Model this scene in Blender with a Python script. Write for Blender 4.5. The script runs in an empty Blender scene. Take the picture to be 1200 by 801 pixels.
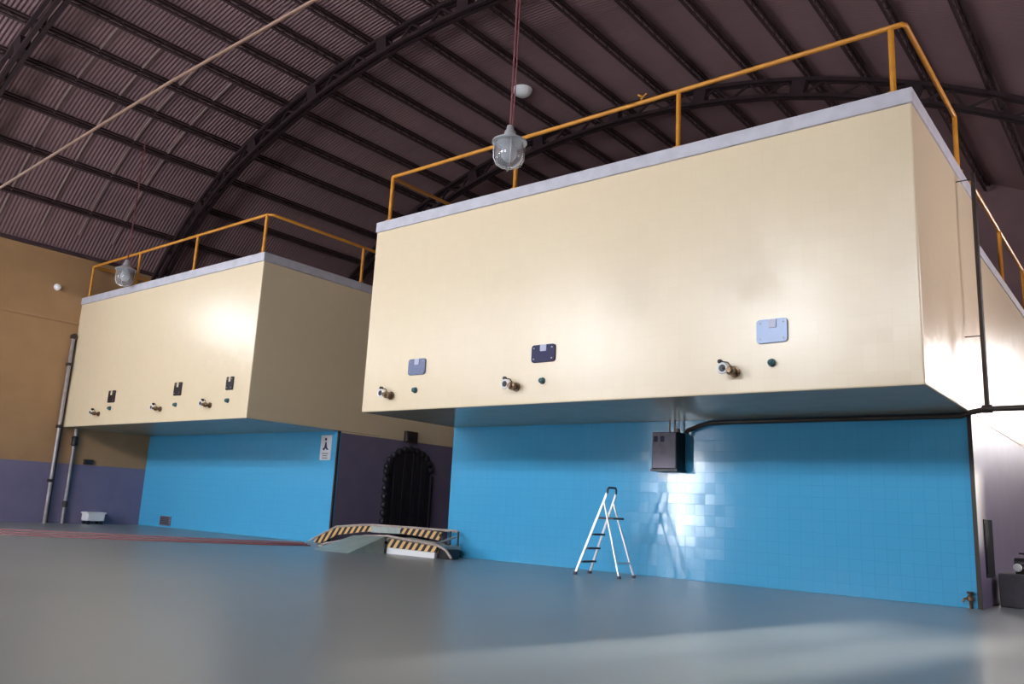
import bpy, bmesh, math, random
from mathutils import Vector, Matrix
random.seed(7)
PI = math.pi
SC = bpy.context.scene
COL = SC.collection

# ------------------------------------------------------------------ dimensions (metres)
Y1, YB, YR, YE, YS = 11.735, 14.68, 16.2, 30.0, -6.0     # tank front, blue wall, rear of high part, end wall, wall behind camera
XL, XD, XA, XB, XR = -27.79, -17.743, -13.528, -2.484, 3.4
Z0, ZC, Z1 = 2.993, 7.019, 7.249                          # soffit, underside and top of coping
VX, VZ, VR = -13.5, -9.45, 24.0                           # vault axis and skin radius

def eave(x): return .0514 * max(0., -23. - x) ** 2          # the vault steepens towards the left wall
# ------------------------------------------------------------------ materials
def mat(name, col, rough=.5, metal=0., spec=.5, **kw):
    m = bpy.data.materials.new(name); m.use_nodes = True
    b = m.node_tree.nodes['Principled BSDF']
    b.inputs['Base Color'].default_value = (*col, 1); b.inputs['Roughness'].default_value = rough
    b.inputs['Metallic'].default_value = metal; b.inputs['Specular IOR Level'].default_value = spec
    for k, v in kw.items(): b.inputs[k.replace('_', ' ')].default_value = v
    return m

class N:
    """small node-building helper"""
    def __init__(s, m): s.t = m.node_tree; s.b = s.t.nodes['Principled BSDF']
    def n(s, kind, **kw):
        x = s.t.nodes.new(kind)
        for k, v in kw.items(): setattr(x, k, v)
        return x
    def l(s, a, b): s.t.links.new(a, b)
    def math(s, op, a, b=None):
        x = s.n('ShaderNodeMath', operation=op)
        for i, v in enumerate((a, b)):
            if v is None: continue
            if isinstance(v, (int, float)): x.inputs[i].default_value = v
            else: s.l(v, x.inputs[i])
        return x.outputs[0]
    def coords(s):
        tc = s.n('ShaderNodeTexCoord'); sp = s.n('ShaderNodeSeparateXYZ'); s.l(tc.outputs['Object'], sp.inputs[0])
        return tc.outputs['Object'], sp.outputs
    def vary(s, fac, c0, c1):
        r = s.n('ShaderNodeMix', data_type='RGBA'); s.l(fac, r.inputs['Factor'])
        r.inputs['A'].default_value = (*c0, 1); r.inputs['B'].default_value = (*c1, 1)
        return r.outputs['Result']

def noise_mat(name, c0, c1, scale=3., rough=.5, bump=0., dist=.01, stretch=(1, 1, 1), metal=0., spec=.5, detail=6):
    m = mat(name, c0, rough, metal, spec); q = N(m)
    o, _ = q.coords(); mp = q.n('ShaderNodeMapping'); mp.inputs['Scale'].default_value = stretch; q.l(o, mp.inputs['Vector'])
    t = q.n('ShaderNodeTexNoise'); t.inputs['Scale'].default_value = scale; t.inputs['Detail'].default_value = detail
    q.l(mp.outputs[0], t.inputs['Vector'])
    rp = q.n('ShaderNodeValToRGB'); rp.color_ramp.elements[0].position = .35; rp.color_ramp.elements[1].position = .65
    q.l(t.outputs['Fac'], rp.inputs[0])
    q.l(q.vary(rp.outputs[0], c0, c1), q.b.inputs['Base Color'])
    if bump:
        bp = q.n('ShaderNodeBump'); bp.inputs['Strength'].default_value = bump; bp.inputs['Distance'].default_value = dist
        q.l(t.outputs['Fac'], bp.inputs['Height']); q.l(bp.outputs[0], q.b.inputs['Normal'])
    return m

def tile_mat(name, c0, c1, joint, size=.2, rough=.2, tilt=.02, groove=.35, spec=.5, wave=0.):
    """glazed tiles: square grid, thin joints, every tile a touch out of true"""
    m = mat(name, c0, rough, 0, spec); q = N(m)
    o, c = q.coords()
    u = q.math('ADD', c['X'], c['Y'])
    cb = q.n('ShaderNodeCombineXYZ'); q.l(u, cb.inputs[0]); q.l(c['Z'], cb.inputs[1])
    br = q.n('ShaderNodeTexBrick'); br.offset = 0; br.inputs['Scale'].default_value = 1
    br.inputs['Brick Width'].default_value = size; br.inputs['Row Height'].default_value = size
    br.inputs['Mortar Size'].default_value = .004; br.inputs['Mortar Smooth'].default_value = .4
    q.l(cb.outputs[0], br.inputs['Vector'])
    fu = q.math('FLOOR', q.math('DIVIDE', u, size)); fv = q.math('FLOOR', q.math('DIVIDE', c['Z'], size))
    cf = q.n('ShaderNodeCombineXYZ'); q.l(fu, cf.inputs[0]); q.l(fv, cf.inputs[1])
    wn = q.n('ShaderNodeTexWhiteNoise'); q.l(cf.outputs[0], wn.inputs['Vector'])
    ns = q.n('ShaderNodeTexNoise'); ns.inputs['Scale'].default_value = 1.3; ns.inputs['Detail'].default_value = 4; q.l(o, ns.inputs['Vector'])
    f = q.math('ADD', q.math('MULTIPLY', wn.outputs['Value'], .45), q.math('MULTIPLY', ns.outputs['Fac'], .55))
    mx = q.n('ShaderNodeMix', data_type='RGBA'); q.l(br.outputs['Fac'], mx.inputs['Factor'])
    q.l(q.vary(f, c0, c1), mx.inputs['A']); mx.inputs['B'].default_value = (*joint, 1)
    q.l(mx.outputs['Result'], q.b.inputs['Base Color'])
    sub = q.n('ShaderNodeVectorMath', operation='SUBTRACT'); q.l(wn.outputs['Color'], sub.inputs[0]); sub.inputs[1].default_value = (.5, .5, .5)
    scl = q.n('ShaderNodeVectorMath', operation='SCALE'); q.l(sub.outputs[0], scl.inputs[0]); scl.inputs['Scale'].default_value = tilt
    ge = q.n('ShaderNodeNewGeometry')
    ad = q.n('ShaderNodeVectorMath', operation='ADD'); q.l(ge.outputs['Normal'], ad.inputs[0]); q.l(scl.outputs[0], ad.inputs[1])
    no = q.n('ShaderNodeVectorMath', operation='NORMALIZE'); q.l(ad.outputs[0], no.inputs[0])
    bp = q.n('ShaderNodeBump'); bp.inputs['Strength'].default_value = groove; bp.inputs['Distance'].default_value = .004; bp.invert = True
    hgt = br.outputs['Fac']
    if wave:
        w = q.n('ShaderNodeTexNoise'); w.inputs['Scale'].default_value = 5; q.l(o, w.inputs['Vector'])
        hgt = q.math('ADD', hgt, q.math('MULTIPLY', w.outputs['Fac'], wave))
    q.l(hgt, bp.inputs['Height']); q.l(no.outputs[0], bp.inputs['Normal']); q.l(bp.outputs[0], q.b.inputs['Normal'])
    return m

def stripe_mat(name, ca, cb_, pitch):
    m = mat(name, ca, .55); q = N(m); o, c = q.coords()
    s = q.math('FRACT', q.math('DIVIDE', q.math('ADD', q.math('ADD', c['X'], q.math('MULTIPLY', c['Z'], -.75)), c['Y']), pitch))
    g = q.math('GREATER_THAN', s, .5)
    q.l(q.vary(g, ca, cb_), q.b.inputs['Base Color'])
    return m

def emit(name, col, s):
    m = bpy.data.materials.new(name); m.use_nodes = True; t = m.node_tree
    t.nodes.clear(); e = t.nodes.new('ShaderNodeEmission'); o = t.nodes.new('ShaderNodeOutputMaterial')
    e.inputs[0].default_value = (*col, 1); e.inputs[1].default_value = s; t.links.new(e.outputs[0], o.inputs[0]); return m

M = {}
M['cream'] = tile_mat('cream_glazed_wall', (.80, .66, .46), (.775, .635, .435), (.76, .625, .43), .2, .28, .03, .12, .75, wave=.3)
M['cream_wall'] = noise_mat('cream_wall_paint', (.42, .245, .12), (.38, .22, .108), 1.5, .5)
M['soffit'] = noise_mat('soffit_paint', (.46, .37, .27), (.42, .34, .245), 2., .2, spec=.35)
M['coping'] = noise_mat('coping_concrete', (.55, .535, .60), (.47, .46, .52), 4., .6, .15)
M['blue'] = tile_mat('blue_glazed_tile', (.080, .44, .77), (.074, .415, .74), (.066, .385, .69), .2, .13, .014, .6, .5, wave=.03)
M['dado'] = noise_mat('lavender_dado_paint', (.20, .175, .28), (.18, .155, .255), 2., .42, .05)
M['floor'] = None
M['roof'] = noise_mat('brown_roof_sheeting', (.215, .124, .132), (.175, .102, .111), .8, .75, stretch=(1, .3, 1))
M['steel_dark'] = noise_mat('dark_roof_steel', (.030, .016, .019), (.022, .012, .015), 3., .7, spec=.2)
M['purlin'] = noise_mat('brown_purlin_steel', (.060, .034, .038), (.045, .026, .030), 3., .7, spec=.2)
M['eaves'] = noise_mat('dark_eaves_boarding', (.075, .045, .052), (.055, .034, .040), 2., .8, spec=.2)
M['rod'] = mat('pale_brown_rod', (.20, .11, .075), .5)
M['sag'] = mat('pale_sag_rod', (.26, .18, .165), .5)
M['orange'] = noise_mat('orange_rail_paint', (.66, .28, .028), (.57, .225, .025), 6., .35)
M['black'] = mat('black_paint', (.012, .012, .016), .4)
M['rubber'] = mat('black_rubber', (.014, .013, .022), .55)
M['pipe_grey'] = noise_mat('grey_pipe', (.42, .38, .38), (.32, .28, .29), 5., .4, metal=.3)
M['pipe_dark'] = mat('dark_brown_pipe', (.035, .024, .022), .4)
M['bronze'] = noise_mat('bronze', (.22, .15, .09), (.14, .09, .06), 20., .35, metal=.7)
M['white'] = mat('white_paint', (.80, .80, .82), .4)
M['teal'] = mat('dark_teal_knob', (.03, .11, .13), .25)
M['alu'] = noise_mat('aluminium', (.72, .74, .78), (.62, .64, .68), 8., .3, metal=.6)
M['alu_dark'] = mat('dark_step_plastic', (.06, .05, .08), .5)
M['motor'] = noise_mat('grey_purple_enamel', (.22, .19, .26), (.17, .15, .21), 6., .5)
M['sheen_pale'] = mat('pale_blue_sheen_plate', (.30, .42, .70), .3)  # bright reflection on a steel hatch put into its base colour
M['sheen_slate'] = mat('slate_blue_sheen_plate', (.13, .16, .30), .3)  # same steel hatch, its mid-tone reflection painted as slate blue
M['navy_sheen_and_paint'] = mat('navy_plate_sheen_and_paint', (.030, .030, .095), .5, 0, .25)  # dark reflection painted on one hatch; plain navy on nameplates and sign
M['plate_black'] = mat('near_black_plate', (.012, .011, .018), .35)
M['plate_tab'] = mat('plate_tab', (.50, .52, .68), .4)
M['ramp_deck'] = noise_mat('ramp_deck_paint', (.42, .47, .45), (.33, .38, .37), 5., .4)
M['ramp_wedge'] = noise_mat('ramp_wedge_paint', (.34, .42, .39), (.27, .34, .32), 4., .35)
M['hazard'] = stripe_mat('hazard_stripes', (.72, .46, .20), (.02, .014, .016), .2)
M['ramp_rim'] = noise_mat('ramp_rim_steel', (.50, .42, .38), (.36, .29, .27), 9., .45)
M['hose'] = mat('red_hose', (.27, .105, .12), .5)
M['red_cable'] = mat('red_brown_cable', (.16, .045, .05), .5)
M['block'] = noise_mat('grey_plinth', (.085, .075, .095), (.065, .058, .075), 4., .6)
M['glass'] = mat('lamp_glass', (.90, .92, .97), .10, 0, .6, Transmission_Weight=.88, IOR=1.35)
M['bulb'] = mat('frosted_bulb', (.88, .88, .90), .3)
M['slot'] = mat('matt_black_enamel', (.010, .011, .018), .9, 0, .08)
M['sign'] = mat('white_sign', (.75, .76, .80), .4)
M['day'] = emit('daylit_pane', (.90, .94, 1.0), 48.)
M['day_end'] = emit('daylit_end_pane', (1.0, .96, .95), 26.)
_t = M['day_end'].node_tree; _e = _t.nodes['Emission']; _tr = _t.nodes.new('ShaderNodeBsdfTransparent'); _a = _t.nodes.new('ShaderNodeAddShader')
_t.links.new(_e.outputs[0], _a.inputs[0]); _t.links.new(_tr.outputs[0], _a.inputs[1]); _t.links.new(_a.outputs[0], _t.nodes['Material Output'].inputs[0])
M['day_door'] = emit('daylit_doorway', (.90, .95, 1.0), 62.)
M['day_upper'] = emit('daylit_upper_pane', (1.0, .96, .95), 34.)
M['fill_right'] = emit('right_fill_pane', (1.0, .93, .98), 8.)
M['day_left'] = emit('daylit_left_pane', (.90, .94, 1.0), 20.)

def floor_mat():
    m = mat('grey_green_floor', (.2, .22, .21), .3); q = N(m); o, c = q.coords()
    t = q.n('ShaderNodeTexNoise'); t.inputs['Scale'].default_value = .5; t.inputs['Detail'].default_value = 3; mp = q.n('ShaderNodeMapping'); mp.inputs['Location'].default_value = (.3, .7, 1.37); q.l(o, mp.inputs['Vector']); o = mp.outputs[0]
    q.l(o, t.inputs['Vector'])
    t2 = q.n('ShaderNodeTexNoise'); t2.inputs['Scale'].default_value = 26; t2.inputs['Detail'].default_value = 2; q.l(o, t2.inputs['Vector'])
    f = q.math('ADD', q.math('MULTIPLY', t.outputs['Fac'], .85), q.math('MULTIPLY', t2.outputs['Fac'], .15))
    cA = q.vary(f, (.190, .218, .232), (.270, .295, .304))
    q.l(cA, q.b.inputs['Base Color'])
    return m
M['floor'] = floor_mat()

# ------------------------------------------------------------------ mesh helpers
def bm_new(): return bmesh.new()
def box(bm, x0, x1, y0, y1, z0, z1):
    v = [bm.verts.new((x, y, z)) for x in (x0, x1) for y in (y0, y1) for z in (z0, z1)]
    for f in ((0, 1, 3, 2), (4, 6, 7, 5), (0, 4, 5, 1), (2, 3, 7, 6), (0, 2, 6, 4), (1, 5, 7, 3)): bm.faces.new([v[i] for i in f])
    return bm
def frame_of(d):
    d = d.normalized(); a = Vector((0, 0, 1)) if abs(d.z) < .95 else Vector((1, 0, 0))
    u = d.cross(a).normalized(); return u, d.cross(u).normalized()
def tube(bm, pts, r, n=10, closed=False):
    pts = [Vector(p) for p in pts]; rings = []; m = len(pts); u = None
    for i, p in enumerate(pts):
        a = pts[i - 1] if (i > 0 or closed) else p; b = pts[(i + 1) % m] if (i < m - 1 or closed) else p
        d = (b - a).normalized()
        if u is None: u, w = frame_of(d)
        else:
            u = (u - d * u.dot(d)).normalized(); w = d.cross(u)
        rr = r[i] if isinstance(r, (list, tuple)) else r
        rings.append([bm.verts.new(p + (u * math.cos(2 * PI * k / n) + w * math.sin(2 * PI * k / n)) * rr) for k in range(n)])
    for i in range(m if closed else m - 1):
        A, B = rings[i], rings[(i + 1) % m]
        for k in range(n): bm.faces.new((A[k], A[(k + 1) % n], B[(k + 1) % n], B[k]))
    if not closed:
        bm.faces.new(rings[0][::-1]); bm.faces.new(rings[-1])
    return bm
def bar(bm, a, b, w, h, up=(0, 0, 1)):
    """rectangular bar a->b, w across, h along 'up'"""
    a, b = Vector(a), Vector(b); d = (b - a).normalized(); s = d.cross(Vector(up)).normalized(); t = s.cross(d)
    v = [bm.verts.new(p + s * i * w / 2 + t * j * h / 2) for p in (a, b) for i, j in ((-1, -1), (1, -1), (1, 1), (-1, 1))]
    for k in range(4): bm.faces.new((v[k], v[(k + 1) % 4], v[4 + (k + 1) % 4], v[4 + k]))
    bm.faces.new(v[3::-1]); bm.faces.new(v[4:]); return bm
def lathe(bm, prof, c=(0, 0, 0), axis='z', n=24):
    """prof: list of (radius, height) along the axis"""
    rings = []
    for r, h in prof:
        ring = []
        for k in range(n):
            a = 2 * PI * k / n; x, y = r * math.cos(a), r * math.sin(a)
            p = {'z': (x, y, h), 'y': (x, h, y), 'x': (h, x, y)}[axis]
            ring.append(bm.verts.new(Vector(p) + Vector(c)))
        rings.append(ring)
    for A, B in zip(rings, rings[1:]):
        for k in range(n): bm.faces.new((A[k], A[(k + 1) % n], B[(k + 1) % n], B[k]))
    for R in (rings[0], rings[-1]):
        try: bm.faces.new(R)
        except ValueError: pass
    return bm
def prism(bm, poly, a0, a1, plane='xz'):
    """extrude polygon given in plane xz (along y), yz (along x) or xy (along z)"""
    def P(p, a): return {'xz': (p[0], a, p[1]), 'yz': (a, p[0], p[1]), 'xy': (p[0], p[1], a)}[plane]
    A = [bm.verts.new(P(p, a0)) for p in poly]; B = [bm.verts.new(P(p, a1)) for p in poly]; n = len(poly)
    for i in range(n): bm.faces.new((A[i], A[(i + 1) % n], B[(i + 1) % n], B[i]))
    bm.faces.new(A[::-1]); bm.faces.new(B); return bm
def rrect(cx, cz, w, h, r, n=5):
    out = []
    for sx, sz, a0 in ((1, 1, 0), (-1, 1, PI / 2), (-1, -1, PI), (1, -1, 1.5 * PI)):
        for k in range(n + 1):
            a = a0 + PI / 2 * k / n; out.append((cx + sx * (w / 2 - r) + r * math.cos(a), cz + sz * (h / 2 - r) + r * math.sin(a)))
    return out

def obj(name, bm, m, parent=None, smooth=False, bevel=0.):
    """link a bmesh written in WORLD coordinates as one object; a parented one is shifted to its thing's base"""
    root = parent
    while root is not None and root.parent is not None: root = root.parent
    if root is not None: bmesh.ops.translate(bm, verts=bm.verts, vec=-Vector(root.location))
    bmesh.ops.recalc_face_normals(bm, faces=bm.faces)
    me = bpy.data.meshes.new(name); bm.to_mesh(me); bm.free()
    for k in (m if isinstance(m, (list, tuple)) else [m]): me.materials.append(k)
    if smooth:
        for p in me.polygons: p.use_smooth = True
        me.set_sharp_from_angle(angle=math.radians(40))
    o = bpy.data.objects.new(name, me); COL.objects.link(o); o.parent = parent
    if bevel:
        b = o.modifiers.new('bevel', 'BEVEL'); b.width = bevel; b.segments = 2; b.limit_method = 'ANGLE'
    return o
def thing(name, label, cat, loc, group=None):
    o = bpy.data.objects.new(name, None); COL.objects.link(o); o.location = loc; o.empty_display_size = .2
    return tag(o, label, cat, group)
def tag(o, label, cat, group=None, kind=None):
    o['label'] = label; o['category'] = cat
    if group: o['group'] = group
    if kind: o['kind'] = kind
    return o
def struct(name, bm, m, **kw):
    o = obj(name, bm, m, **kw); o['kind'] = 'structure'; return o
def seat(o, bm_pts=None): return o

# ------------------------------------------------------------------ setting: shell of the hall
b = bm_new(); box(b, XL - .3, XR + .3, YS - .3, YE + .3, -.25, 0); struct('floor', b, M['floor'])

# vault sheeting: corrugations run over the arch, repeated along the hall
b = bm_new()
a0, a1 = math.asin((XL - .3 - VX) / VR), math.asin((XR + .3 - VX) / VR)
NA, PIT = 72, .11
ny = int((YE - YS) / PIT * 6)
rows = []
for j in range(ny + 1):
    y = YS + (YE - YS) * j / ny; r = VR + .017 * math.sin(2 * PI * y / PIT)
    rows.append([b.verts.new((VX + r * math.sin(a), y, VZ + r * math.cos(a) - eave(VX + r * math.sin(a)))) for a in [a0 + (a1 - a0) * i / NA for i in range(NA + 1)]])
for A, B in zip(rows, rows[1:]):
    for i in range(NA): b.faces.new((A[i], A[i + 1], B[i + 1], B[i]))
struct('ceiling', b, M['roof'], smooth=True)
def zroof(x, R=VR): return VZ + math.sqrt(R * R - (x - VX) ** 2) - eave(x)

ZT = 8.57
b = bm_new(); box(b, XL - .3, XL, YS, YE, 1.86, ZT); struct('wall_left', b, M['cream_wall'])
b = bm_new(); box(b, XL - .3, XL + .006, YS, YE, 0, 1.86); o = struct('trim_1', b, M['dado'])
b = bm_new(); box(b, XL - .1, XL + .05, YS, YE, 6.33, 6.40); struct('trim_2', b, M['cream_wall'], bevel=.015)
b = bm_new(); box(b, XL - .3, XL + .12, YS, YE, ZT, zroof(XL) + .02); struct('trim_3', b, M['eaves'])
b = bm_new(); box(b, XR, XR + .3, YS, YE, 1.86, zroof(XR) + .1); struct('wall_right', b, M['cream_wall'])
b = bm_new(); box(b, XR - .006, XR + .3, YS, YE, 0, 1.86); struct('trim_4', b, M['dado'])
def gable(y0, y1):
    n = 40; poly = [(XL - .3, 0)] + [(XL - .3 + (XR - XL + .6) * i / n, zroof(XL - .3 + (XR - XL + .6) * i / n) + .05) for i in range(n + 1)] + [(XR + .3, 0)]
    return prism(bm_new(), poly, y0, y1)
struct('wall_back', gable(YS - .3, YS), M['cream_wall'])
WX0, WX1, WZ0, WZ1 = .7, 2.8, 4.0, 5.25
n = 40; arcp = lambda xa, xb: [(xa + (xb - xa) * i / n, zroof(xa + (xb - xa) * i / n) + .05) for i in range(n + 1)]
b = prism(bm_new(), [(XL - .3, 0)] + arcp(XL - .3, WX0) + [(WX0, 0)], YE, YE + .15)
prism(b, [(WX1, 0)] + arcp(WX1, XR + .3) + [(XR + .3, 0)], YE, YE + .15)
box(b, WX0, WX1, YE, YE + .15, 0, WZ0); prism(b, [(WX0, WZ1)] + arcp(WX0, WX1) + [(WX1, WZ1)], YE, YE + .15)
struct('wall_front', b, M['roof'])

# daylit windows: behind the camera, high in the left wall, in the end wall of the right-hand aisle, and an open doorway behind the camera
wn = [0]
def window(axis, at, u0, u1, z0, z1, nu, nz, pane, inward):
    wn[0] += 1
    def bx(bm, a0, a1, c0, c1, d0, d1):     # u range, z range, depth range (measured into the room)
        e0, e1 = sorted((at + inward * d0, at + inward * d1))
        if axis == 'y': box(bm, a0, a1, e0, e1, c0, c1)
        else: box(bm, e0, e1, a0, a1, c0, c1)
    f = bm_new()
    for k in range(nu + 1):
        u = u0 + (u1 - u0) * k / nu; bx(f, u - .04, u + .04, z0 - .04, z1 + .04, -.02, .09)
    for k in range(nz + 1):
        z = z0 + (z1 - z0) * k / nz; bx(f, u0 - .04, u1 + .04, z - .04, z + .04, -.02, .085)
    o = struct('window_%d' % wn[0], f, M['pipe_grey'])
    p = bm_new(); bx(p, u0, u1, z0, z1, .01, .03); obj('pane', p, pane, o)
    return o
for x0, x1 in ((-27.3, -25.4), (-20.9, -17.5), (-12.7, -9.2), (-5.6, -2.6)):
    window('y', YS, x0, x1, 7.3, 9.7, 5, 3, M['day'], 1)
window('x', XL, 4.9, 7.0, 6.7, 8.3, 4, 2, M['day_left'], 1)
window('x', XL, 0.2, 2.6, 6.7, 8.4, 4, 2, M['day_left'], 1)
window('x', XR, 12.0, 16.6, 4.2, 7.0, 4, 2, M['fill_right'], -1)  # added unseen window, fill for the larger tank's right side
window('y', YE, WX0, WX1, WZ0, WZ1, 2, 1, M['day_end'], -1)
window('y', YE, WX0, WX1, 5.6, 7.0, 2, 1, M['day_upper'], -1)
window('y', YS, -18.6, -17.3, .1, 4.4, 2, 4, M['day_door'], 1)

# ------------------------------------------------------------------ roof steel
def arc(R, t): return (VX + R * math.sin(t), VZ + R * math.cos(t) - eave(VX + R * math.sin(t)))
tl0, tl1 = math.asin((XL + .25 - VX) / 23.4), math.asin((XR - .02 - VX) / 23.4)
def truss(y, label):
    t = thing('roof_truss', label, 'roof truss', (VX, y, 13.6), 'arched lattice trusses under the curved roof'); n = 60
    for nm, R in (('upper_chord', 23.62), ('lower_chord', 23.16)):
        for dy in (-.09, .09):
            b = bm_new(); P = []
            for i in range(n + 1):
                x, z = arc(R, tl0 + (tl1 - tl0) * i / n); P.append((x, y + dy, z))
            for p, q_ in zip(P, P[1:]):
                v = Vector(q_) - Vector(p); bar(b, Vector(p) - v * .02, Vector(q_) + v * .02, .10, .10, (0, 1, 0))
            obj(nm, b, M['steel_dark'], t)
    b = bm_new(); m = 62
    for i in range(m):
        R0, R1 = (23.18, 23.6) if i % 2 else (23.6, 23.18)
        x0, z0 = arc(R0, tl0 + (tl1 - tl0) * i / m); x1, z1 = arc(R1, tl0 + (tl1 - tl0) * (i + 1) / m)
        bar(b, (x0, y, z0), (x1, y, z1), .06, .06, (0, 1, 0))
    obj('lattice_web', b, M['steel_dark'], t)
    for k in range(-4, 6):
        a = math.radians(.1 + 7.5 * k)
        if not tl0 < a < tl1: continue
        x, z = arc(23.36, a); u = Vector((math.cos(a), 0, -math.sin(a))); w = Vector((math.sin(a), 0, math.cos(a)))
        c = Vector((x, y, z)); vs = [c + u * i * .2 + w * j * .26 for i, j in ((-1, -.9), (1, -.9), (1, .9), (-1, .9))]
        b = bm_new(); A = [b.verts.new(v + Vector((0, -.13, 0))) for v in vs]; B = [b.verts.new(v + Vector((0, .13, 0))) for v in vs]
        for i in range(4): b.faces.new((A[i], A[(i + 1) % 4], B[(i + 1) % 4], B[i]))
        b.faces.new(A[::-1]); b.faces.new(B); obj('gusset_plate', b, M['steel_dark'], t)
truss(7.0, 'dark arched roof truss nearest the viewer, at the upper left corner')
truss(14.0, 'dark arched roof truss curving up from behind the smaller tank')
truss(21.4, 'dark arched roof truss farthest back, seen low above the larger tank railing')

def purlin(k):
    a = math.radians(.4 + (3.78 if k > 0 else 3.08) * k); w = Vector((math.sin(a), 0, math.cos(a))); u = Vector((math.cos(a), 0, -math.sin(a)))
    b = bm_new(); c = lambda R, y: Vector((arc(R, a)[0], y, arc(R, a)[1]))
    y0, y1 = YS + .1, YE - .1
    for s in (-.05, .05):
        bar(b, c(23.91, y0) + u * s, c(23.91, y1) + u * s, .05, .07, w)
    bar(b, c(23.70, y0), c(23.70, y1), .07, .05, w)
    n = int((y1 - y0) / .36)
    for i in range(n):
        R0, R1 = (23.70, 23.90) if i % 2 else (23.90, 23.70)
        bar(b, c(R0, y0 + (y1 - y0) * i / n), c(R1, y0 + (y1 - y0) * (i + 1) / n), .022, .022, u)
    o = obj('roof_purlin', b, M['purlin'])
    tag(o, 'dark lattice purlin running lengthwise under the brown corrugated roof', 'roof beam', 'purlins under the curved roof')
for k in range(-11, 12): purlin(k)
for y in (8.75, 9.95, 11.1, 12.2):
    b = bm_new(); A0, A1 = math.radians(-35.2), math.radians(-18)
    tube(b, [(arc(23.93, A0 + (A1 - A0) * i / 20)[0], y, arc(23.93, A0 + (A1 - A0) * i / 20)[1]) for i in range(21)], .028, 6)
    tag(obj('sag_rod', b, M['sag']), 'pale rod running up the roof between the purlins on the left', 'rod', 'sag rods on the left of the roof')
b = tube(bm_new(), [(XL + .01, 7.0, 7.93), (-22.15, 7.0, 8.26), (-14.3, 7.0, 8.72), (-10, 7.0, 8.83), (-4, 7.0, 8.85), (1.7, 7.0, 8.7)], .032, 8)
tag(obj('tie_rod', b, M['rod']), 'long pale brown tie rod slanting across the roof at upper left', 'rod')
b = bm_new(); x, z = -15.54, zroof(-15.54)
lathe(b, [(.02, -.22), (.16, -.20), (.27, -.12), (.32, -.02), (.33, .03)], (x, 19.07, z - .03), 'z', 24)
tag(obj('roof_vent', b, M['white'], smooth=True), 'small round white dome on the underside of the roof above the lamp', 'roof vent')

# ------------------------------------------------------------------ tanks
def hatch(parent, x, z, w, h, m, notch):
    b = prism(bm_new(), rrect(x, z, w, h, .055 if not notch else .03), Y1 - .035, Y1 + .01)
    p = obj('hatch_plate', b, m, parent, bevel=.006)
    b = prism(bm_new(), rrect(x + .01, z + h * .3, w * .26 if not notch else w * .22, h * .36, .015), Y1 - .05, Y1 - .03)
    t = obj('plate_tab', b, M['plate_tab'] if not notch else M['cream'], p)
    for sx in (-1, 1):
        for sz in (-1, 1):
            b = lathe(bm_new(), [(.014, -.047), (.014, -.03)], (x + sx * (w / 2 - .06), Y1, z + sz * (h / 2 - .06)), 'y', 8); obj('bolt', b, M['pipe_grey'], p)
    return p
def tap(parent, x, z, big=1.):
    s = big
    b = lathe(bm_new(), [(.10 * s, .01), (.10 * s, -.03), (.055 * s, -.035), (.055 * s, -.10), (.085 * s, -.12), (.085 * s, -.17), (.05 * s, -.18), (.05 * s, -.24)], (x + .05, Y1, z), 'y', 18)
    p = obj('tap', b, M['bronze'], parent, smooth=True)
    # white rimmed outlet turned towards the left
    c = Vector((x - .05, Y1 - .22, z + .03))
    b = tube(bm_new(), [(c.x + .085 * s * math.cos(2 * PI * k / 20), c.y, c.z + .085 * s * math.sin(2 * PI * k / 20)) for k in range(20)], .024 * s, 8, True)
    obj('outlet_ring', b, M['white'], p, smooth=True)
    b = lathe(bm_new(), [(.066 * s, .0), (.066 * s, -.012)], tuple(c), 'y', 18); tube(b, [c, (x + .05, Y1 - .2, z)], .03 * s, 8)
    obj('outlet_bore', b, M['black'], p)
    b = bm_new(); e = Vector((x - .15 * s, Y1 - .14, z + .18 * s))
    tube(b, [(x + .04, Y1 - .13, z + .07), (x, Y1 - .14, z + .13), e], .012 * s, 6)
    lathe(b, [(.01, -.04), (.032, -.03), (.036, 0), (.032, .03), (.01, .04)], tuple(e), 'y', 10)
    obj('lever', b, M['black'], p, smooth=True)
    return p
def knob(parent, x, z):
    b = lathe(bm_new(), [(.062, .01), (.062, -.015), (.045, -.02), (.05, -.05), (.045, -.075), (.025, -.09), (.005, -.093)], (x, Y1, z), 'y', 16)
    obj('sampling_knob', b, M['teal'], parent, smooth=True)

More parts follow.
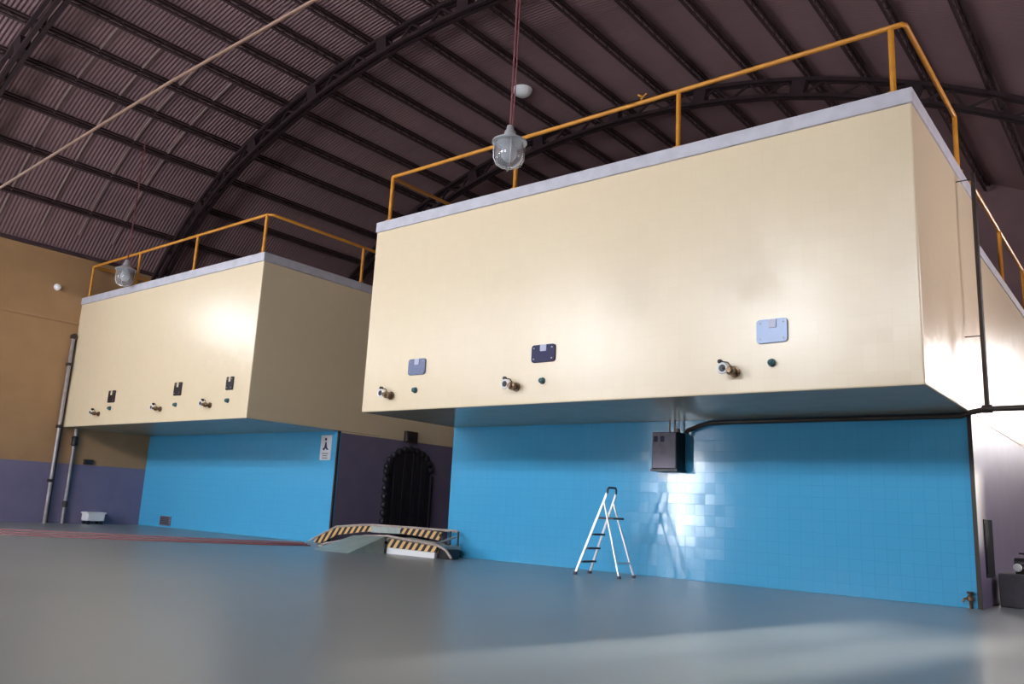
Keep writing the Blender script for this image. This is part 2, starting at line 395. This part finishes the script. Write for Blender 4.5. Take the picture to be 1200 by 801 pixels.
def tank(x0, x1, label, hatches, taps, knobs, left_open):
    t = thing('storage_tank', label, 'tank', ((x0 + x1) / 2, YB, 0), 'cream concrete tanks')
    # upper body, cream on the sides and a paler soffit below
    b = box(bm_new(), x0, x1, Y1, YR, Z0, ZC)
    b.normal_update()
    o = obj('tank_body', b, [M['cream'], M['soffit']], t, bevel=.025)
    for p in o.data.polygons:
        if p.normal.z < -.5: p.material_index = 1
    b = box(bm_new(), x0 - .02, x1 + .02, Y1 - .02, YR + .02, ZC, Z1); obj('coping', b, M['coping'], t, bevel=.015)
    b = box(bm_new(), x0, x1, YR, YE - .02, 2.95, 6.10); obj('rear_body', b, M['cream'], t, bevel=.02)
    b = box(bm_new(), x0, x1 + .015, YR + .021, YE - .03, 6.10, 6.28); obj('rear_coping', b, M['coping'], t)
    b = box(bm_new(), x0 + .004, x1 - .004, YB, YB + .08, .002, Z0 - .002); obj('tiled_wall', b, M['blue'], t)
    b = box(bm_new(), x0, x1, YB + .08, YE - .03, .002, 2.95); obj('painted_plinth', b, M['dado'], t)
    b = box(bm_new(), x0, x1, YB + .08, YR, 2.95, Z0); obj('ledge', b, M['cream'], t)
    b = box(bm_new(), x1 - .05, x1 + .012, YB - .014, YB + .03, .002, Z0 - .004); obj('corner_guard', b, M['pipe_dark'], t)
    for a in hatches: hatch(t, *a)
    for a in taps: tap(t, *a, .72 if left_open else .84)
    for a in knobs: knob(t, *a)
    return t
big = tank(XA, XB, 'larger cream glazed concrete tank overhanging a blue tiled wall, on the right',
     [(-11.93, 3.87, .48, .33, M['sheen_slate'], 0), (-8.74, 3.90, .52, .32, M['navy_sheen_and_paint'], 0), (-4.53, 3.91, .47, .36, M['sheen_pale'], 0)],
     [(-12.68, 3.31), (-9.38, 3.32), (-5.17, 3.33)], [(-11.94, 3.39), (-8.74, 3.40), (-4.54, 3.43)], 0)
small = tank(XL + .006, XD, 'smaller cream concrete tank overhanging blue wall at left, beside the left hall wall',
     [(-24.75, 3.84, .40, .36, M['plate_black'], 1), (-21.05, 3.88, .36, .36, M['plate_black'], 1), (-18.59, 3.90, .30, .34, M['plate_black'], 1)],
     [(-25.48, 3.34), (-21.90, 3.36), (-19.44, 3.37)], [(-24.77, 3.49), (-21.08, 3.45), (-18.61, 3.46)], 1)

# ------------------------------------------------------------------ railings
def railing(label, path, posts, z0, z1, base):
    t = thing('railing', label, 'railing', base)
    b = tube(bm_new(), path, .04, 10); obj('top_rail', b, M['orange'], t, smooth=True)
    for x, y in posts:
        b = tube(bm_new(), [(x, y, z0), (x, y, z1 - .01)], .042, 10)
        lathe(b, [(.085, z0), (.085, z0 + .015), (.05, z0 + .02)], (x, y, 0), 'z', 12)
        obj('post', b, M['orange'], t, smooth=True)
    return t
ZR = 8.30
yr = Y1 + .07; yb2 = YR - .12
xs = [-13.22, -9.68, -6.15, -2.73]
rl = railing('orange pipe railing along the top edge of the larger tank', 
        [(-13.28, yb2, ZR), (-13.28, yr + .12, ZR), (-13.22, yr, ZR), (-2.73, yr, ZR), (-2.58, yr, ZR), (-2.54, yr + .05, ZR), (-2.54, 15.2, ZR)],
        [(x, yr) for x in xs] + [(-2.54, 15.2), (-13.28, yb2)], Z1, ZR, (-8, yr, Z1))
b = tube(bm_new(), [(-6.88, yr, ZR), (-6.88, yr, ZR + .12), (-6.95, yr, ZR + .17)], .02, 6); tube(b, [(-6.88, yr, ZR + .08), (-6.78, yr, ZR + .15)], .014, 6); obj('bracket', b, M['orange'], rl, smooth=True)
xs = [-27.48, -24.42, -21.2, -17.93]
railing('orange pipe railing along the top edge of the smaller tank on the left',
        [(-27.48, yb2, ZR), (-27.48, yr, ZR), (-17.93, yr, ZR), (-17.80, yr + .1, ZR), (-17.80, yb2, ZR)],
        [(x, yr) for x in xs] + [(-17.80, 15.0), (-17.80, yb2)], Z1, ZR, (-22.6, yr, Z1))
railing('orange pipe railing on the lower roof behind the larger tank, far right',
        [(-2.55, 16.45, 7.50), (-2.55, 29.8, 7.50)], [(-2.55, y) for y in (16.45, 19.5, 22.8, 26.1, 29.4)], 6.28, 7.50, (-2.55, 19.5, 6.28))

# ------------------------------------------------------------------ conduit, control box
t = thing('conduit_pipe', 'dark pipe dropping beside the larger tank and along the top of its blue wall', 'pipe', (-2.2, YB, 2.9))
b = tube(bm_new(), [(-7.33, YB - .14, 2.73), (-7.30, YB - .12, 2.79), (-7.1, YB - .08, 2.87), (-6.9, YB - .06, 2.925), (-6.5, YB - .055, 2.935), (-2.6, YB - .055, 2.935), (-2.45, YB - .06, 2.99), (-2.2, YB - .06, 3.03), (XR - .002, YB - .06, 3.05)], .045, 10)
obj('horizontal_run', b, M['pipe_dark'], t, smooth=True)
b = tube(bm_new(), [(-2.23, YB - .06, 3.03), (-2.23, YB - .06, 5.5), (-2.23, YB - .04, 6.95)], .038, 10); obj('vertical_drop', b, M['pipe_dark'], t, smooth=True)
b = bm_new(); lathe(b, [(.03, -.08), (.065, -.07), (.065, .07), (.03, .08)], (-2.23, YB - .06, 3.03), 'x', 12); obj('elbow_joint', b, M['pipe_dark'], t, smooth=True)
for z in (4.2, 6.85):
    b = box(bm_new(), XB, -2.22, YB - .055, YB - .043, z - .008, z + .008); obj('wall_bracket', b, M['pipe_dark'], t)

t = thing('control_box', 'grey purple metal control box with black side on the blue tiles behind the ladder', 'control box', (-7.5, YB, 2.0))
b = box(bm_new(), -7.95, -7.42, YB - .36, YB + .005, 2.03, 2.74); obj('housing', b, M['black'], t, bevel=.015)
b = box(bm_new(), -7.935, -7.435, YB - .375, YB - .355, 2.045, 2.725); obj('door', b, M['motor'], t, bevel=.008)
for x in (-7.90, -7.76):
    b = box(bm_new(), x, x + .08, YB - .385, YB - .37, 2.55, 2.66); obj('nameplate', b, M['navy_sheen_and_paint'], t)
b = box(bm_new(), -7.97, -7.40, YB - .38, YB + .002, 1.99, 2.03); obj('bottom_tray', b, M['black'], t)
for x in (-7.66, -7.55):
    b = tube(bm_new(), [(x, YB - .2, 2.73), (x, YB - .2, Z0)], .018, 8); obj('cable_pipe', b, M['pipe_grey'], t, smooth=True)
b = bm_new(); lathe(b, [(.04, 2.74), (.05, 2.75), (.05, 2.80), (.035, 2.82)], (-7.5, YB - .18, 0), 'z', 12); obj('gland', b, M['pipe_grey'], t, smooth=True)

# ------------------------------------------------------------------ step ladder
t = thing('step_ladder', 'aluminium step ladder standing open before the blue tiled wall', 'ladder', (-8.5, 13.6, 0))
F = [(-9.0, 13.36), (-9.0, 13.86)]; Rr = [(-8.02, 13.32), (-8.02, 13.84)]
TOP = [(-8.40, 13.45, 1.52), (-8.40, 13.77, 1.52)]; HN = [(-8.46, 13.45, 1.36), (-8.46, 13.77, 1.36)]
for i in (0, 1):
    b = bar(bm_new(), (*F[i], .02), TOP[i], .045, .022, (0, 1, 0)); s = obj('front_stile', b, M['alu'], t, bevel=.003)
    b = box(bm_new(), F[i][0] - .035, F[i][0] + .035, F[i][1] - .025, F[i][1] + .025, 0, .05); obj('foot', b, M['alu_dark'], s, bevel=.006)
    b = bar(bm_new(), (*Rr[i], .02), HN[i], .03, .035, (0, 1, 0)); s = obj('rear_leg', b, M['alu'], t, bevel=.003)
    b = box(bm_new(), Rr[i][0] - .03, Rr[i][0] + .03, Rr[i][1] - .025, Rr[i][1] + .025, 0, .05); obj('foot', b, M['alu_dark'], s, bevel=.006)
def on_stile(z):
    k = (z - .02) / 1.5; return F[0][0] + (TOP[0][0] - F[0][0]) * k, F[0][1] + (TOP[0][1] - F[0][1]) * k, F[1][1] + (TOP[1][1] - F[1][1]) * k
for z in (.24, .49, .75):
    x, ya, yb = on_stile(z); b = box(bm_new(), x - .03, x + .07, ya + .01, yb - .01, z - .022, z + .012); obj('step', b, M['alu_dark'], t, bevel=.004)
x, ya, yb = on_stile(1.06); b = box(bm_new(), x - .05, x + .36, ya + .008, yb - .008, 1.035, 1.075); obj('platform', b, M['alu_dark'], t, bevel=.006)
b = bm_new(); x = -8.40
tube(b, [(x, 13.45, 1.5), (x + .005, 13.455, 1.58), (x + .01, 13.49, 1.62), (x + .01, 13.73, 1.62), (x + .005, 13.765, 1.58), (x, 13.77, 1.5)], .02, 8); obj('top_handle', b, M['alu_dark'], t, smooth=True)
b = bm_new(); k = .24 / 1.34
bar(b, (Rr[0][0] + (HN[0][0] - Rr[0][0]) * k, Rr[0][1], .26), (Rr[1][0] + (HN[1][0] - Rr[1][0]) * k, Rr[1][1], .26), .02, .03, (0, 0, 1)); obj('rear_brace', b, M['alu'], t)

# ------------------------------------------------------------------ ramp in front of the passage
t = thing('loading_ramp', 'low metal ramp with black and orange hazard stripes before the dark passage', 'ramp', (-14.6, 13.9, 0))
# sloping plate from the floor up to the deck, its right side a plain triangle
b = bm_new(); xl, xr = -15.65, -14.45
V = [b.verts.new(p) for p in ((xl, 12.5, 0), (xr, 12.5, 0), (xr, 13.58, 0), (xl, 13.58, 0), (xl + .1, 13.58, .34), (xr, 13.58, .375))]
for f in ((0, 1, 2, 3), (0, 4, 5, 1), (1, 5, 2), (0, 3, 4), (2, 5, 4, 3)): b.faces.new([V[k] for k in f])
obj('sloping_plate', b, M['ramp_wedge'], t)
b = prism(bm_new(), [(-17.0, 0), (-15.6, .30), (-14.4, .355), (-12.85, .25), (-12.85, .17), (-14.4, .27), (-15.6, .22), (-16.6, 0)], 13.66, 14.41); obj('deck', b, M['ramp_deck'], t)
b = prism(bm_new(), [(-14.36, .135), (-14.36, .335), (-13.6, .29), (-12.80, .255), (-12.80, .125)], 13.58, 13.65); obj('front_curb', b, M['hazard'], t)
b = prism(bm_new(), [(-14.38, .0), (-14.38, .13), (-12.86, .115), (-12.86, .0)], 13.59, 13.67); obj('curb_base', b, M['white'], t)
b = prism(bm_new(), [(-18.1, .02), (-17.98, .14), (-17.24, .44), (-16.26, .53), (-15.9, .555), (-15.9, .42), (-16.24, .39), (-17.2, .26), (-17.75, .02)], 14.43, 14.49); obj('back_curb', b, M['hazard'], t)
b = prism(bm_new(), [(-14.85, .43), (-14.85, .56), (-14.2, .56), (-13.5, .53), (-13.5, .34), (-14.2, .40)], 14.43, 14.49); obj('back_curb', b, M['hazard'], t)
b = prism(bm_new(), [(-15.9, .40), (-15.9, .555), (-14.85, .56), (-14.85, .42)], 14.43, 14.49); obj('back_panel', b, M['ramp_deck'], t)
b = tube(bm_new(), [(-18.3, 14.45, .03), (-17.99, 14.45, .17), (-17.24, 14.45, .47), (-16.26, 14.45, .56), (-15.85, 14.45, .58), (-14.5, 14.45, .585), (-13.0, 14.45, .58)], .028, 8); obj('back_rim', b, M['ramp_rim'], t, smooth=True)
b = tube(bm_new(), [(-16.75, 13.62, .05), (-15.68, 13.62, .25), (-15.2, 13.62, .345), (-14.4, 13.61, .39), (-14.15, 13.6, .37), (-12.84, 13.6, .285), (-12.55, 13.6, .2), (-12.36, 13.6, .03)], .028, 8); obj('front_rim', b, M['ramp_rim'], t, smooth=True)
for x, y in ((-12.97, 14.45), (-13.12, 14.35)):
    b = tube(bm_new(), [(x, y, 0), (x, y, .575)], .022, 8); obj('leg', b, M['pipe_dark'], t, smooth=True)
b = tube(bm_new(), [(-13.5, 14.42, .46), (-12.98, 14.2, .2), (-12.5, 13.7, .02)], .04, 8); obj('diagonal_brace', b, M['pipe_dark'], t, smooth=True)
b = box(bm_new(), -12.84, -12.50, 13.68, 14.0, .0, .21); obj('counterweight', b, M['black'], t, bevel=.02)
b = tube(bm_new(), [(-13.02, 13.62, .27), (-13.02, 14.43, .45)], .022, 8); obj('cross_bar', b, M['ramp_rim'], t, smooth=True)

# ------------------------------------------------------------------ hoses on the floor
def hose(pts, lab):
    P = [Vector(p) for p in pts]; out = []
    for i in range(len(P) - 1):
        p0, p1, p2, p3 = P[max(i - 1, 0)], P[i], P[i + 1], P[min(i + 2, len(P) - 1)]
        for k in range(8):
            s = k / 8; out.append(.5 * ((2 * p1) + (p2 - p0) * s + (2 * p0 - 5 * p1 + 4 * p2 - p3) * s * s + (3 * p1 - p0 - 3 * p2 + p3) * s ** 3))
    out.append(P[-1]); b = tube(bm_new(), out, .016, 8)
    tag(obj('floor_hose', b, M['hose'], smooth=True), lab, 'hose', 'red hoses lying on the floor at left')
hose([(-23.6, 8.0, .016), (-22.1, 9.5, .016), (-20.5, 11.0, .016), (-19.2, 12.4, .016), (-18.6, 13.3, .016), (-17.9, 14.0, .016)], 'red hose on the floor, the one closest to the left blue wall')
hose([(-22.4, 7.6, .016), (-20.9, 9.0, .016), (-19.6, 10.4, .016), (-18.5, 11.7, .016), (-17.9, 12.7, .016), (-17.4, 13.7, .016)], 'red hose on the floor, middle one of three leading to the ramp')
hose([(-21.3, 7.3, .016), (-20.0, 8.6, .016), (-18.9, 9.9, .016), (-18.0, 11.3, .016), (-17.3, 12.4, .016), (-16.9, 13.4, .016)], 'red hose on the floor, the one farthest out from the left blue wall')

# ------------------------------------------------------------------ passage: strip curtain doorway, emergency light
t = thing('strip_curtain_door', 'tall arched black strip curtain doorway in the dark passage between tanks', 'doorway', (XD, 17.35, 0))
ya, yb_, zs = 16.47, 18.33, 2.0
def archpts(y0, y1, zs, zt, n=14):
    return [((y0 + y1) / 2 - (y1 - y0) / 2 * math.cos(PI * k / n), zs + (zt - zs) * math.sin(PI * k / n)) for k in range(n + 1)]
b = prism(bm_new(), [(ya + .05, .002)] + archpts(ya + .05, yb_ - .05, zs, 2.68) + [(yb_ - .05, .002)], XD - .02, XD + .04, 'yz'); obj('backing', b, M['rubber'], t)
nst = 9
for k in range(nst):
    y0 = ya + .1 + (yb_ - ya - .2) * k / nst; y1 = y0 + (yb_ - ya - .2) / nst * .8; ym = (y0 + y1) / 2
    zt = zs + .62 * math.sqrt(max(0, 1 - ((ym - (ya + yb_) / 2) / ((yb_ - ya) / 2)) ** 2))
    b = box(bm_new(), XD + .04, XD + (.075 if k % 2 else .06), y0, y1, .03, zt); obj('curtain_strip', b, M['rubber'], t, bevel=.008)
for k in range(9):
    z = .15 + k * .235; b = bm_new()
    lathe(b, [(.02, -.02), (.10, 0), (.115, .06), (.08, .12), (.02, .14)], (XD, ya + .02, z), 'x', 12); obj('edge_buffer', b, M['rubber'], t, smooth=True)
A = archpts(ya, yb_, zs, 2.74, 12)
for k, (y, z) in enumerate(A[1:-1]):
    b = lathe(bm_new(), [(.02, -.02), (.10, 0), (.11, .06), (.08, .12), (.02, .14)], (XD, y, z - .02), 'x', 12); obj('edge_buffer', b, M['rubber'], t, smooth=True)
b = box(bm_new(), XD - .01, XD + .10, yb_ - .06, yb_ + .04, .002, zs); obj('door_jamb', b, M['rubber'], t, bevel=.01)
t = thing('emergency_light', 'small dark box light above the arched black doorway', 'light', (XD, 17.33, 2.92))
b = box(bm_new(), XD - .005, XD + .12, 17.10, 17.57, 2.93, 3.25); obj('housing', b, M['pipe_dark'], t, bevel=.015)
b = box(bm_new(), XD + .118, XD + .13, 17.14, 17.53, 2.97, 3.12); obj('lens', b, M['black'], t, bevel=.006)

# ------------------------------------------------------------------ hanging lamps
def lamp(x, y, zc, label, sc):
    t = thing('pendant_lamp', label, 'lamp', (x, y, zc), 'hanging glass bell lamps')
    c = (x, y, zc)
    b = lathe(bm_new(), [(.03, .44), (.055, .43), (.065, .36), (.09, .33), (.10, .27), (.16, .22), (.29, .15), (.295, .125), (.27, .12), (.10, .16)], c, 'z', 32); obj('cap', b, M['alu'], t, smooth=True)
    n = 40; b = bm_new(); prof = [(.225, .13), (.235, .05), (.238, -.05), (.235, -.14), (.215, -.21), (.175, -.27), (.11, -.305), (.04, -.318)]
    rings = []
    for s in (0, 1):
        for r, h in (prof if s == 0 else prof[::-1]):
            rings.append([b.verts.new((x + (r - .012 * s + (.006 if k % 2 and not s else 0)) * math.cos(2 * PI * k / n), y + (r - .012 * s + (.006 if k % 2 and not s else 0)) * math.sin(2 * PI * k / n), zc + h + .012 * s)) for k in range(n)])
    for A, B in zip(rings, rings[1:] + rings[:1]):
        for k in range(n): b.faces.new((A[k], A[(k + 1) % n], B[(k + 1) % n], B[k]))
    bmesh.ops.holes_fill(b, edges=b.edges)
    g = obj('glass_bell', b, M['glass'], t, smooth=True)
    b = lathe(bm_new(), [(.01, -.20), (.08, -.185), (.125, -.12), (.13, -.02), (.10, .07), (.06, .11), (.06, .17)], c, 'z', 20); obj('bulb', b, M['bulb'], t, smooth=True)
    for k in range(4):
        a = PI / 4 + k * PI / 2; b = tube(bm_new(), [(x + r * math.cos(a), y + r * math.sin(a), zc + h) for r, h in ((.26, .125), (.262, 0), (.255, -.16), (.20, -.28), (.10, -.335), (.01, -.345))], .006, 6); obj('guard_wire', b, M['alu'], t)
    for o in t.children:
        for v in o.data.vertices: v.co *= sc
    zt = zroof(x, 23.95) + .02; b = tube(bm_new(), [(x, y, zc + .42 * sc), (x, y, zt)], .014, 6); obj('hanging_rod', b, M['red_cable'], t)
    b = tube(bm_new(), [(x + .045 * sc, y, zc + .36 * sc), (x + .05, y, zc + 1), (x + .05, y, zt)], .01, 6); obj('cable', b, M['red_cable'], t)
lamp(-6.35, 7.59, 5.62, 'hanging glass bell lamp in front of the larger tank railing', .77)
lamp(-24.38, 11.41, 7.50, 'hanging glass bell lamp at the left end of the smaller tank', 1.05)

# ------------------------------------------------------------------ left wall fittings
t = thing('drain_pipe', 'tall grey pipe with clamps on the left wall, the higher of the pair', 'pipe', (XL, 11.62, 0))
b = tube(bm_new(), [(XL + .07, 11.60, 5.95), (XL + .12, 11.60, 5.9), (XL + .12, 11.60, 0)], .055, 10); obj('pipe', b, M['pipe_grey'], t, smooth=True)
for z in (5.0, 3.0, 1.3):
    b = box(bm_new(), XL + .007, XL + .19, 11.53, 11.67, z - .05, z + .05); obj('clamp', b, M['pipe_dark'], t, bevel=.01)
b = bm_new(); lathe(b, [(.04, -.08), (.09, -.06), (.09, .06), (.04, .08)], (XL + .12, 11.60, 5.92), 'x', 12); obj('cap', b, M['pipe_dark'], t, smooth=True)
b = tube(bm_new(), [(XL + .05, 11.70, 5.85), (XL + .05, 11.70, .0)], .025, 8); obj('side_pipe', b, M['pipe_dark'], t, smooth=True)
t = thing('valve_pipe', 'shorter grey pipe with dark valve on the left wall below the smaller tank', 'pipe', (XL, 12.15, 0))
b = tube(bm_new(), [(XL + .1, 12.14, 2.99), (XL + .1, 12.14, 0)], .05, 10); obj('pipe', b, M['pipe_grey'], t, smooth=True)
b = bm_new(); lathe(b, [(.05, -.16), (.10, -.12), (.075, 0), (.10, .12), (.05, .16)], (XL + .1, 12.14, 2.58), 'z', 14); obj('valve', b, M['black'], t, smooth=True)
b = bm_new(); lathe(b, [(.05, -.1), (.08, -.08), (.08, .08), (.05, .1)], (XL + .1, 12.14, .6), 'z', 12); obj('coupling', b, M['pipe_dark'], t, smooth=True)
b = box(bm_new(), XL - .005, XL + .1, 12.1, 12.18, 1.6, 1.66); obj('clamp', b, M['pipe_dark'], t)
t = thing('wall_lamp', 'small pale fitting high on the upper left wall', 'wall fitting', (XL, 10.9, 7.35))
b = lathe(bm_new(), [(.11, -.01), (.11, .03), (.09, .04)], (XL, 10.9, 7.42), 'x', 16); obj('base', b, M['white'], t, smooth=True)
b = lathe(bm_new(), [(.085, .04), (.09, .1), (.06, .16), (.01, .18)], (XL, 10.9, 7.42), 'x', 16); obj('globe', b, M['bulb'], t, smooth=True)
t = thing('socket_box', 'small dark box on the left wall at the top of the purple dado', 'socket', (XL, 12.7, 1.9))
b = box(bm_new(), XL - .005, XL + .09, 12.55, 12.85, 1.88, 2.04); obj('housing', b, M['pipe_dark'], t, bevel=.012)
b = box(bm_new(), XL + .088, XL + .10, 12.6, 12.8, 1.91, 2.01); obj('lid', b, M['black'], t, bevel=.004)
t = thing('plastic_tray', 'whitish plastic box on the floor against the left purple wall', 'box', (-27.5, 13.0, 0))
b = bm_new(); box(b, -27.72, -27.30, 12.72, 13.30, .10, .36); obj('body', b, M['white'], t, bevel=.04)
b = bm_new(); box(b, -27.74, -27.28, 12.70, 13.32, .33, .38); obj('rim', b, M['white'], t, bevel=.015)
for x, y in ((-27.66, 12.8), (-27.36, 12.8), (-27.66, 13.22), (-27.36, 13.22)):
    b = box(bm_new(), x - .04, x + .04, y - .04, y + .04, 0, .11); obj('foot', b, M['black'], t)
t = thing('floor_vent', 'small dark vent cover at the foot of the left blue wall', 'vent', (-26.05, YB, 0))
b = bm_new(); box(b, -26.38, -25.72, YB - .03, YB + .005, .06, .36); obj('frame', b, M['motor'], t, bevel=.008)
for k in range(5):
    b = box(bm_new(), -26.32, -25.78, YB - .04, YB - .028, .10 + .05 * k, .125 + .05 * k); obj('louvre', b, M['black'], t)
t = thing('wall_sign', 'small white sign with a dark figure on the left blue wall', 'sign', (-18.25, YB, 2.2))
b = box(bm_new(), -18.47, -18.02, YB - .012, YB + .004, 2.20, 2.88); obj('panel', b, M['sign'], t, bevel=.004)
b = bm_new(); c = -18.25
prism(b, [(c - .13, 2.50), (c - .05, 2.55), (c - .02, 2.70), (c + .02, 2.70), (c + .06, 2.55), (c + .13, 2.48), (c + .05, 2.48), (c, 2.53), (c - .05, 2.46)], YB - .017, YB - .011)
prism(b, rrect(c - .01, 2.77, .08, .08, .035), YB - .017, YB - .011); obj('figure', b, M['navy_sheen_and_paint'], t)
for z, w in ((2.38, .26), (2.32, .20), (2.26, .24)):
    b = box(bm_new(), c - w / 2, c + w / 2, YB - .016, YB - .011, z - .012, z + .012); obj('print_line', b, M['motor'], t)

# ------------------------------------------------------------------ right aisle: wall cabinet, plinth and pump
t = thing('hose_cabinet', 'narrow dark cabinet on the pale wall right of the blue tiles', 'cabinet', (XB, 15.6, .45))
b = box(bm_new(), XB - .005, XB + .012, 15.22, 15.95, .45, 1.35); obj('body', b, M['slot'], t)
b = box(bm_new(), XB + .010, XB + .018, 15.27, 15.90, .50, 1.30); obj('door', b, M['slot'], t)
b = box(bm_new(), -2.38, -1.2, 15.6, 16.5, 0, .52); tag(obj('concrete_plinth', b, M['block'], bevel=.02), 'low dark grey block on the floor at the right edge', 'plinth')
t = thing('water_pump', 'small dark pump with two white round ends on the dark grey block', 'pump', (-2.05, 15.85, .52))
b = bm_new(); lathe(b, [(.03, -.16), (.09, -.15), (.10, 0), (.09, .12), (.04, .14)], (-2.02, 15.85, .68), 'x', 16); box(b, -2.16, -1.88, 15.78, 15.92, .52, .60); obj('body', b, M['black'], t, smooth=True)
for x in (-2.12, -1.97):
    b = lathe(bm_new(), [(.062, .02), (.066, -.01), (.05, -.03), (.01, -.034)], (x, 15.73, .62), 'y', 16); tube(b, [(x, 15.74, .62), (x, 15.86, .64)], .03, 8); obj('end_cover', b, M['white'], t, smooth=True)
b = bm_new(); tube(b, [(-2.02, 15.85, .74), (-2.02, 15.85, .84)], .018, 8)
tube(b, [(-2.02 + .08 * math.cos(2 * PI * k / 16), 15.85 + .08 * math.sin(2 * PI * k / 16), .84) for k in range(16)], .014, 6, True)
tube(b, [(-2.1, 15.85, .84), (-1.94, 15.85, .84)], .01, 6); obj('hand_wheel', b, M['black'], t, smooth=True)
t = thing('corner_valve', 'small brown tap at the floor by the right end of the blue wall', 'tap', (-2.62, YB, 0))
b = bm_new(); tube(b, [(-2.62, YB - .06, 0), (-2.62, YB - .06, .22)], .025, 8); obj('riser', b, M['bronze'], t, smooth=True)
b = bm_new(); lathe(b, [(.02, .10), (.05, .12), (.05, .18), (.02, .2)], (-2.62, YB - .06, 0), 'z', 10); tube(b, [(-2.62, YB - .06, .16), (-2.7, YB - .1, .14), (-2.72, YB - .11, .09)], .018, 6); obj('spout', b, M['bronze'], t, smooth=True)
b = bm_new(); lathe(b, [(.045, .22), (.05, .235), (.045, .25)], (-2.62, YB - .06, 0), 'z', 12); obj('handle', b, M['pipe_dark'], t, smooth=True)

# ------------------------------------------------------------------ camera, world, view
yaw, pitch, roll, fpx = -0.68014461, 0.20109273, 0.05157209, 968.942
cy, sy, cp, sp, cr, sr = math.cos(yaw), math.sin(yaw), math.cos(pitch), math.sin(pitch), math.cos(roll), math.sin(roll)
fwd = Vector((sy * cp, cy * cp, sp)); right = Vector((cy, -sy, 0)); up = right.cross(fwd)
r2 = cr * right + sr * up; u2 = -sr * right + cr * up
cam = bpy.data.cameras.new('camera'); co = bpy.data.objects.new('camera', cam); COL.objects.link(co)
co.matrix_world = Matrix(((r2.x, u2.x, -fwd.x, 0), (r2.y, u2.y, -fwd.y, 0), (r2.z, u2.z, -fwd.z, 1.1), (0, 0, 0, 1)))
cam.sensor_width = 36; cam.sensor_fit = 'HORIZONTAL'; cam.lens = fpx / 1200 * 36; cam.clip_end = 200; cam.clip_start = .05
SC.camera = co
w = bpy.data.worlds.new('world'); SC.world = w; w.use_nodes = True
w.node_tree.nodes['Background'].inputs[0].default_value = (.5, .6, .8, 1); w.node_tree.nodes['Background'].inputs[1].default_value = .2
sun = bpy.data.lights.new('sun', 'SUN'); sun.energy = 13.; sun.angle = math.radians(1.5); sun.color = (1., .93, .78)
so = bpy.data.objects.new('sun', sun); COL.objects.link(so); so.location = (6, 40, 12)
so.rotation_euler = Vector((-.212, -1, -.208)).to_track_quat('-Z', 'Y').to_euler()
vs = SC.view_settings; vs.view_transform = 'Standard'; vs.look = 'None'; vs.gamma = 1; vs.use_curve_mapping = False; vs.exposure = 0.05
